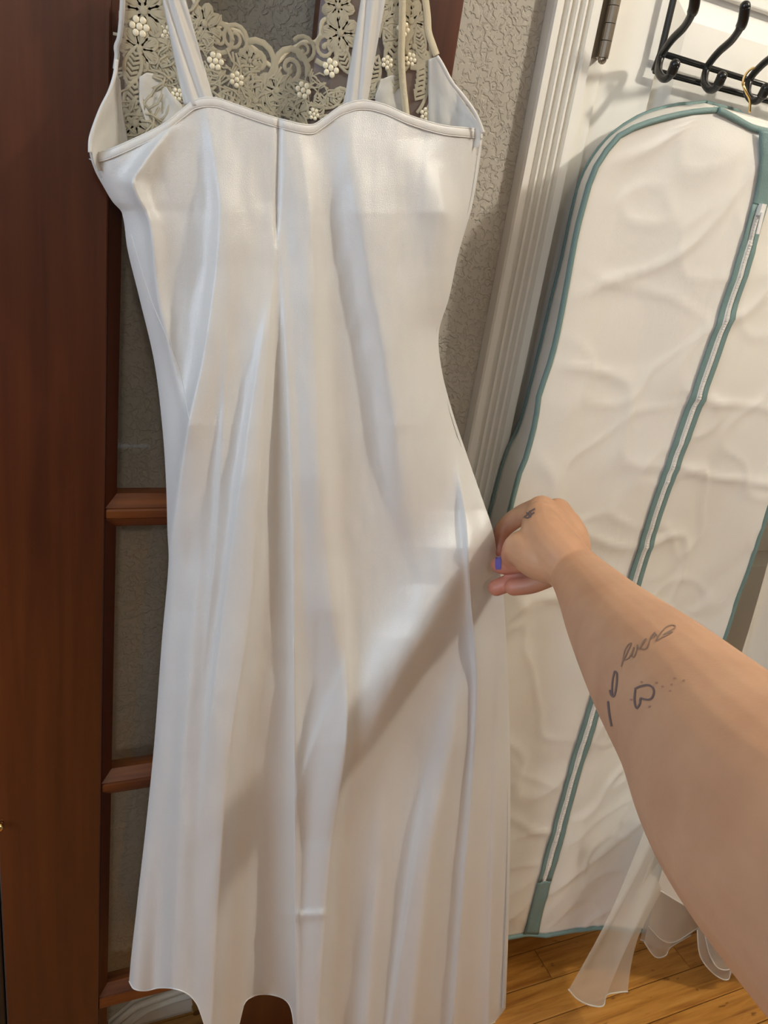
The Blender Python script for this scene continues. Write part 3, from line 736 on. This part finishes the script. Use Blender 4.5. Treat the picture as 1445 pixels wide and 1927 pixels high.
left_tab = sorted((p.z, p.x) for p in lp)
def bag_left(z): return interp(left_tab, z)
def bag_h(x, z):
    """relief of the front sheet, metres toward the viewer"""
    h = .012 * noise.noise(Vector((x*5.5, z*3.0, 2.0))) + .003 * abs(noise.noise(Vector((x*11 - z*3, z*8, 5.0))))
    c = 1 - 2*abs(noise.noise(Vector((x*5 + z*3.0, z*6 - x*4, 9.0)))); h += .0035 * max(0, c)**6
    c = 1 - 2*abs(noise.noise(Vector((x*9 - z*5, z*10 + x*2, 3.0)))); h += .0020 * max(0, c)**8
    h += .009 * math.sin((x - zx)*23 + 1.2) * interp([(.0, .6), (.9, 1), (1.3, .15), (1.5, 0)], z)
    k = max(0, 1 - (z - zbot) / .75)
    return h * interp([(zx - .05, 1), (zx - .0, .55), (zx + .05, 1)], x) + (BGY - bottom_Y(x)) * k * k
RW = .018
def bag_front(u, v):
    z = zbot + (zf - zbot) * v
    xl = bag_left(z); xr = 2*zx - xl + RW * min(1, (1 - v) * 8)
    x = xl + (xr - xl) * u
    e = min(1, min(u, (1 - v) * 4) * 8 + .05) if u < .5 else min(1, (1 - v) * 32 + .05)
    return Vector((x, BGY - bag_h(x, z) * e, z))
MB().grid(bag_front, 110, 220).build('front_sheet', M['bag'], bag, smooth=True, solid=.0008)
def gusset(pa, pb, name):
    b = MB().grid(lambda u, v: pa[int(round(v*140))].lerp(pb[int(round(v*140))], u), 6, 140)
    return b.build(name, M['bag'], bag, smooth=True, solid=.0008)
gusset(lp, bp_, 'side_gusset')
mirb = [Vector((2*zx - p.x + RW, p.y, p.z)) for p in bp_]
mirf = [bag_front(1.0, max(0, min(1, (p.z - zbot) / (zf - zbot)))) for p in lp]
gusset(mirf, mirb, 'side_gusset')
MB().grid(lambda u, v: bp_[int(round(v*140))].lerp(mirb[int(round(v*140))], u), 10, 140).build('back_sheet', M['bag'], bag, smooth=True, solid=.0008)
MB().grid(lambda u, v: lp[140].lerp(mirf[140], u).lerp(bp_[140].lerp(mirb[140], u), v), 8, 4).build('top_cover', M['bag'], bag, smooth=True, solid=.0008)
thin = lambda L: [L[i] for i in range(0, 141, 2)]
for L in (thin(lp), thin(bp_), thin(mirf), thin(mirb)):
    MB().tube(L, .0036, 8).build('piping', M['teal'], bag, smooth=True)
MB().tube([bp_[140], mirb[140]], .0036, 8).build('piping', M['teal'], bag, smooth=True)
cls = smooth_pts([PY(x, y, BGY - .004) for x, y in ((1352, 207), (1368, 215), (1390, 227), (1410, 238), (1424, 243), (1450, 248), (1480, 243), (1530, 232))], 6)
MB().tube(cls, .0040, 8, flat=.6).build('piping', M['teal'], bag, smooth=True)
tb = PY(1330, 197, BGB)
MB().box((tb.x - .005, BGB - .006, tb.z - .005), (tb.x + .005, BGB - .003, tb.z + .003)).build('hang_tab', M['teal'], bag)
botp = [bag_front(i/40, 0) + Vector((0, -.001, -.002)) for i in range(41)]
MB().tube(botp, .0042, 8).build('piping', M['teal'], bag, smooth=True)
MB().grid(lambda u, v: Vector(botp[int(round(u*40))]).lerp(Vector((botp[int(round(u*40))].x, BGB, zbot)), v), 40, 4).build('bottom_gusset', M['bag'], bag, smooth=True, solid=.0008)
# zip: teal tapes either side of white teeth, solid teal tabs above and below
def zline(py_list):
    return [PY(x, y, BGY - .0) for x, y in py_list]
ZP = [(1434, 246), (1419, 388), (1288, 790), (1160, 1170), (1010, 1645), (986, 1738)]
zr_tab = sorted((PY(x, y, BGY).z, PY(x, y, BGY).x) for x, y in ZP)
ZT, ZB = PY(1424, 246, BGY).z, zbot + .002
Z1, Z2 = PY(1416, 385, BGY).z, PY(1012, 1640, BGY).z
def ribbon(name, x0, x1, za, zb, dy, m, n=120):
    def fn(u, v):
        z = za + (zb - za)*v; xc = sinterp(zr_tab, z); x = xc + x0 + (x1 - x0)*u
        uu = .5
        return Vector((x, BGY - bag_h(x, z) - dy - .001*math.sin(math.pi*u), z))
    return MB().grid(fn, 4, n).build(name, m, bag, smooth=True, solid=.0006)
zp = ribbon('zip_tape', -.0135, -.0048, Z2, Z1, .0035, M['teal'])
ribbon('zip_tape', .0048, .0135, Z2, Z1, .0035, M['teal'])
ribbon('zip_end_tab', -.0135, .0135, Z1, ZT, .0035, M['teal'], 30)
ribbon('zip_end_tab', -.0135, .0135, ZB, Z2, .0035, M['teal'], 20)
ribbon('zip_backing', -.0050, .0050, Z2, Z1, .0030, M['zip'])
def teeth():
    b = MB(); z = Z2
    while z < Z1:
        x = sinterp(zr_tab, z); y = BGY - bag_h(x, z) - .0042
        b.box((x - .0022, y - .0012, z), (x + .0022, y + .0012, z + .0022)); z += .0036
    return b
tag(teeth().build('zip_teeth', M['zip'], bag), kind='stuff')
pz = Z1 - .004; px_ = sinterp(zr_tab, pz); pyy = BGY - bag_h(px_, pz) - .007
MB().box((px_ - .004, pyy - .003, pz - .008), (px_ + .004, pyy + .003, pz + .006)).tube([(px_, pyy - .004, pz - .004), (px_ + .001, pyy - .005, pz - .030)], .003, 8, flat=.5).build('zip_pull', M['zip'], bag, bevel=0)
# hanger inside the bag: only its brass hook shows
hk = [(1410, 212, .838), (1411, 190, .838), (1404, 174, .838), (1398, 158, .842), (1400, 146, .852), (1408, 134, .860), (1418, 128, .866), (1428, 132, .862)]
tag(MB().tube(smooth_pts([PY(*p) for p in hk], 6), .0016, 8).build('hanger_hook', M['brass'], smooth=True), 'thin brass hanger hook rising from the garment bag to the rack', 'hanger')

# ---------------------------------------------------------------- organza gown beside the bag
og = tag(empty('organza_gown'), 'sheer white organza gown hanging beside the garment bag with layered hems', 'gown')
def sheet(cols, name, m, edge=True, n=10, wave=.004, pinch=0.0):
    """cols: list of (x_top,y_top,Y_top, x_bot,y_bot,Y_bot) in picture points at their own distances"""
    tops = smooth_pts([PY(a, b, c - .025) for a, b, c, *_ in cols], n); bots = smooth_pts([PY(d, e, f - .02) for *_, d, e, f in cols], n)
    N = len(tops) - 1
    def fn(u, v):
        i = int(round(u*N)); p = tops[i].lerp(bots[i], v); p.y -= wave*math.sin(u*9 + v*2)*math.sin(math.pi*min(v*1.0, 1)); p.x -= pinch*u*math.sin(math.pi*v**1.6); p.y -= wave*.6*math.sin(u*23)*v*(1 - v); return p
    o = MB().grid(fn, N, 24).build(name, m, og, smooth=True)
    if edge: MB().tube(bots, .0013, 6).build('rolled_hem', M['organza_edge'], o, smooth=True)
    return o
# long sash reaching the floor
sheet([(1240, 1500, .745, 1070, 1862, .640), (1262, 1500, .735, 1085, 1879, .636), (1282, 1500, .735, 1108, 1891, .632), (1300, 1500, .735, 1134, 1893, .630), (1312, 1500, .740, 1141, 1873, .640), (1322, 1500, .745, 1160, 1868, .645), (1335, 1500, .75, 1181, 1866, .645)], 'sash', M['organza'], wave=.010, pinch=.022)
sheet([(1262, 1500, .725, 1176, 1741, .690), (1285, 1500, .72, 1190, 1744, .686), (1300, 1500, .72, 1206, 1743, .686), (1312, 1500, .725, 1213, 1734, .690)], 'sash_fold', M['organza'])
# layered skirt hems
lay = [
    [(1255, 1480, .76, 1205, 1768, .74), (1310, 1480, .75, 1225, 1776, .73), (1370, 1480, .74, 1250, 1785, .722), (1430, 1480, .73, 1270, 1775, .73), (1480, 1480, .73, 1290, 1752, .75), (1540, 1480, .73, 1330, 1755, .75), (1600, 1480, .72, 1400, 1820, .70)],
    [(1262, 1480, .74, 1212, 1772, .728), (1310, 1480, .735, 1232, 1800, .712), (1360, 1480, .73, 1252, 1798, .710), (1420, 1480, .72, 1262, 1782, .714), (1480, 1480, .72, 1300, 1760, .73)],
    [(1270, 1480, .72, 1220, 1742, .712), (1310, 1480, .715, 1245, 1768, .704), (1380, 1480, .71, 1270, 1772, .70), (1440, 1480, .70, 1310, 1748, .705), (1500, 1480, .70, 1335, 1740, .71), (1560, 1480, .70, 1400, 1790, .68)],
    [(1440, 1480, .70, 1312, 1750, .690), (1480, 1480, .70, 1318, 1800, .672), (1520, 1480, .69, 1345, 1834, .656), (1560, 1480, .68, 1370, 1843, .650), (1600, 1480, .68, 1382, 1815, .652), (1650, 1480, .68, 1440, 1830, .645)],
    [(1440, 1480, .69, 1325, 1752, .682), (1480, 1480, .69, 1335, 1795, .664), (1520, 1480, .68, 1352, 1822, .652), (1560, 1480, .67, 1376, 1822, .648), (1600, 1480, .67, 1386, 1796, .650)],
]
for L in lay: sheet(L, 'skirt_layer', M['organza'])
sheet([(1285, 1450, .70, 1236, 1672, .690), (1330, 1450, .69, 1265, 1690, .682), (1380, 1450, .68, 1302, 1714, .672), (1430, 1450, .67, 1330, 1752, .660), (1480, 1450, .66, 1382, 1798, .645), (1560, 1450, .66, 1470, 1840, .640)], 'overskirt', M['gown'])
# body of that gown up to the rack, right of the bag
def og_body(u, v):
    a = PY(1380, 1350, .74); b = PY(1700, 1350, .72)
    x0 = 1.065 + .015*math.sin(v*5); x1 = 1.42
    z = .45 + (1.40 - .45)*v
    x = x0 + (x1 - x0)*u
    return Vector((x,   .745 + .018*math.sin(u*21 + v*2) + .03*v, z))
MB().grid(og_body, 60, 40).build('gown_body', M['gown'], og, smooth=True)
MB().tube(smooth_pts([(1.2, .84, 1.40), (1.2, .845, 1.50), (1.205, .85, 1.54), (1.215, .86, 1.555)], 5), .0016, 8).build('hanger_hook', M['brass'], og, smooth=True)

# ---------------------------------------------------------------- the arm
def ring_chain(b, chain, n=20, sub=6):
    P = smooth_pts([Vector((x, y, d)) for x, y, d, r in chain], sub)
    R_ = smooth_pts([Vector((r, 0, 0)) for *_, r in chain], sub)
    pts = [PD(p.x, p.y, p.z) for p in P]; rad = [q.x * p.z / F_PX for p, q in zip(P, R_)]
    b.tube(pts, rad, n)
    for i in (0, -1): b.ball(pts[i], rad[i], n, 10)
    return b
chains = [
    [(1058, 1050, .845, 46), (1082, 1076, .822, 50), (1112, 1116, .772, 63), (1160, 1182, .67, 90), (1235, 1273, .57, 128), (1332, 1388, .475, 168), (1428, 1512, .40, 218), (1560, 1640, .34, 262), (1760, 1800, .285, 320)],
    [(1080, 1074, .822, 49), (1048, 1042, .838, 51), (1024, 1008, .860, 45), (1018, 975, .884, 33)],
    [(1072, 1062, .83, 42), (1048, 1015, .865, 43), (1019, 962, .895, 30)],
    [(1074, 1058, .84, 38), (1066, 1008, .875, 36), (1048, 966, .905, 29)],
    [(1080, 1052, .845, 32), (1082, 1014, .88, 27), (1067, 985, .91, 26)],
    [(1062, 1072, .825, 32), (1018, 1052, .845, 42), (984, 1034, .862, 37), (968, 1045, .88, 26)],
    [(985, 1052, .872, 26), (962, 1060, .893, 20), (945, 1063, .905, 18), (939, 1063, .910, 16)],
    [(1012, 962, .905, 26), (985, 968, .925, 20), (958, 985, .940, 18), (942, 1006, .942, 15), (941, 1036, .938, 12)],
    [(934, 1106, .915, 16), (965, 1094, .908, 17), (1002, 1078, .90, 18)],
    [(966, 1105, .897, 16.5), (1002, 1099, .888, 18), (1040, 1082, .875, 20)],
]
ab = MB()
for i, c in enumerate(chains): ring_chain(ab, c, 28 if i == 0 else 18)
tmp = ab.build('person_source', M['skin'], fix=True)
md = tmp.modifiers.new('r', 'REMESH'); md.mode = 'VOXEL'; md.voxel_size = .0016
md = tmp.modifiers.new('s', 'SMOOTH'); md.factor = .5; md.iterations = 9
dg = bpy.context.evaluated_depsgraph_get()
arm_me = bpy.data.meshes.new_from_object(tmp.evaluated_get(dg)); arm_me.name = 'person'
bpy.data.objects.remove(tmp, do_unlink=True)
arm_me.polygons.foreach_set('use_smooth', [True]*len(arm_me.polygons))
if not arm_me.materials: arm_me.materials.append(M['skin'])
person = bpy.data.objects.new('person', arm_me); COL.objects.link(person)
tag(person, 'bare tattooed arm and hand pinching the side of the satin gown', 'person')
bvh = BVHTree.FromPolygons([v.co.copy() for v in arm_me.vertices], [tuple(p.vertices) for p in arm_me.polygons])
def on_skin(px, py):
    hit = bvh.ray_cast(CAM, ray(px, py).normalized())
    return (hit[0], hit[1]) if hit[0] is not None else (None, None)
def ink(px_pts, wpx, name, m, n=5):
    pts2 = smooth_pts([(x, y, 0) for x, y in px_pts], n); b = MB(); prev = []
    left, right = [], []
    for i, p in enumerate(pts2):
        t = pts2[min(i+1, len(pts2)-1)] - pts2[max(i-1, 0)]
        if t.length < 1e-6: continue
        t.normalize(); nx, ny = -t.y, t.x
        a, na = on_skin(p.x + nx*wpx/2, p.y + ny*wpx/2); c, nc = on_skin(p.x - nx*wpx/2, p.y - ny*wpx/2)
        if a is None or c is None: continue
        left.append(a + na*.00035); right.append(c + nc*.00035)
    k = len(left)
    if k < 2: return
    b.v = [tuple(v) for v in left + right]; b.f = [(i, i+1, k+i+1, k+i) for i in range(k-1)]
    return b.build(name, m, person, smooth=True, fix=False)
T = lambda L: [(1130 + x/7.605, 1150 + y/7.605) for x, y in L]
for L, w_, m_ in (
    ([(490, 1120), (560, 1085), (670, 1062), (740, 1090), (766, 1160), (740, 1240), (690, 1272), (620, 1262), (575, 1255), (565, 1330), (522, 1392), (497, 1340), (488, 1250), (500, 1130)], 3.6, M['ink']),
    ([(205, 860), (236, 900), (232, 1050), (210, 1180), (180, 1225), (150, 1190), (135, 1130)], 3.4, M['ink']),
    ([(205, 860), (178, 980), (168, 1100), (172, 1200)], 3.0, M['ink']),
    ([(110, 1290), (118, 1400), (135, 1520), (160, 1650)], 3.6, M['ink']),
    ([(300, 800), (325, 690), (350, 570), (400, 485), (442, 468), (400, 560), (360, 650), (335, 700), (400, 680), (450, 600), (480, 520), (452, 640), (480, 662), (515, 580), (530, 490), (555, 545), (620, 430), (655, 402), (605, 480), (572, 540), (650, 545), (690, 470), (722, 372), (780, 310), (745, 400), (790, 335), (812, 385), (790, 432)], 2.2, M['ink_faded']),
    ([(790, 432), (850, 335), (930, 242), (1010, 205), (1072, 220), (1040, 262), (960, 305), (900, 340), (1025, 296), (980, 335), (880, 385), (790, 432)], 2.0, M['ink_faded'])):
    ink(T(L), w_, 'tattoo', m_)
M['spot'], _, _ = mat('reddish_skin_mark', (.40, .20, .145), .5)
for x, y in ((590, 1020), (800, 1030), (890, 1085), (1020, 1060), (1000, 1150), (1060, 970), (1190, 1000), (700, 1370), (440, 1270)):
    ink(T([(x - 14, y + 8), (x, y - 6), (x + 16, y + 2)]), 2.6, 'skin_mark', M['spot'])
H = lambda L: [(880 + x/5.352, 900 + y/5.352) for x, y in L]
for L in ([(560, 400), (600, 370), (640, 330), (680, 308)], [(580, 395), (610, 400), (650, 360), (672, 345)], [(590, 350), (615, 360), (625, 400)], [(620, 330), (640, 360), (632, 395)]):
    ink(H(L), 3.0, 'tattoo', M['ink'])
# painted thumbnail
def nail(px, py, w_, h_, m, lift, name):
    c, nn = on_skin(px, py)
    if c is None: return
    b = MB(); N = 10; rows = 8
    def fn(u, v):
        a = (u - .5)*w_; q = (v - .5)*h_
        lim = 1 - .25*(2*v - 1)**4
        p, n_ = on_skin(px + a*lim, py + q)
        if p is None: p, n_ = c, nn
        return p + n_*lift
    return b.grid(fn, N, rows).build(name, m, person, smooth=True)
nail(938, 1059, 11, 25, M['nail'], .0007, 'thumbnail')
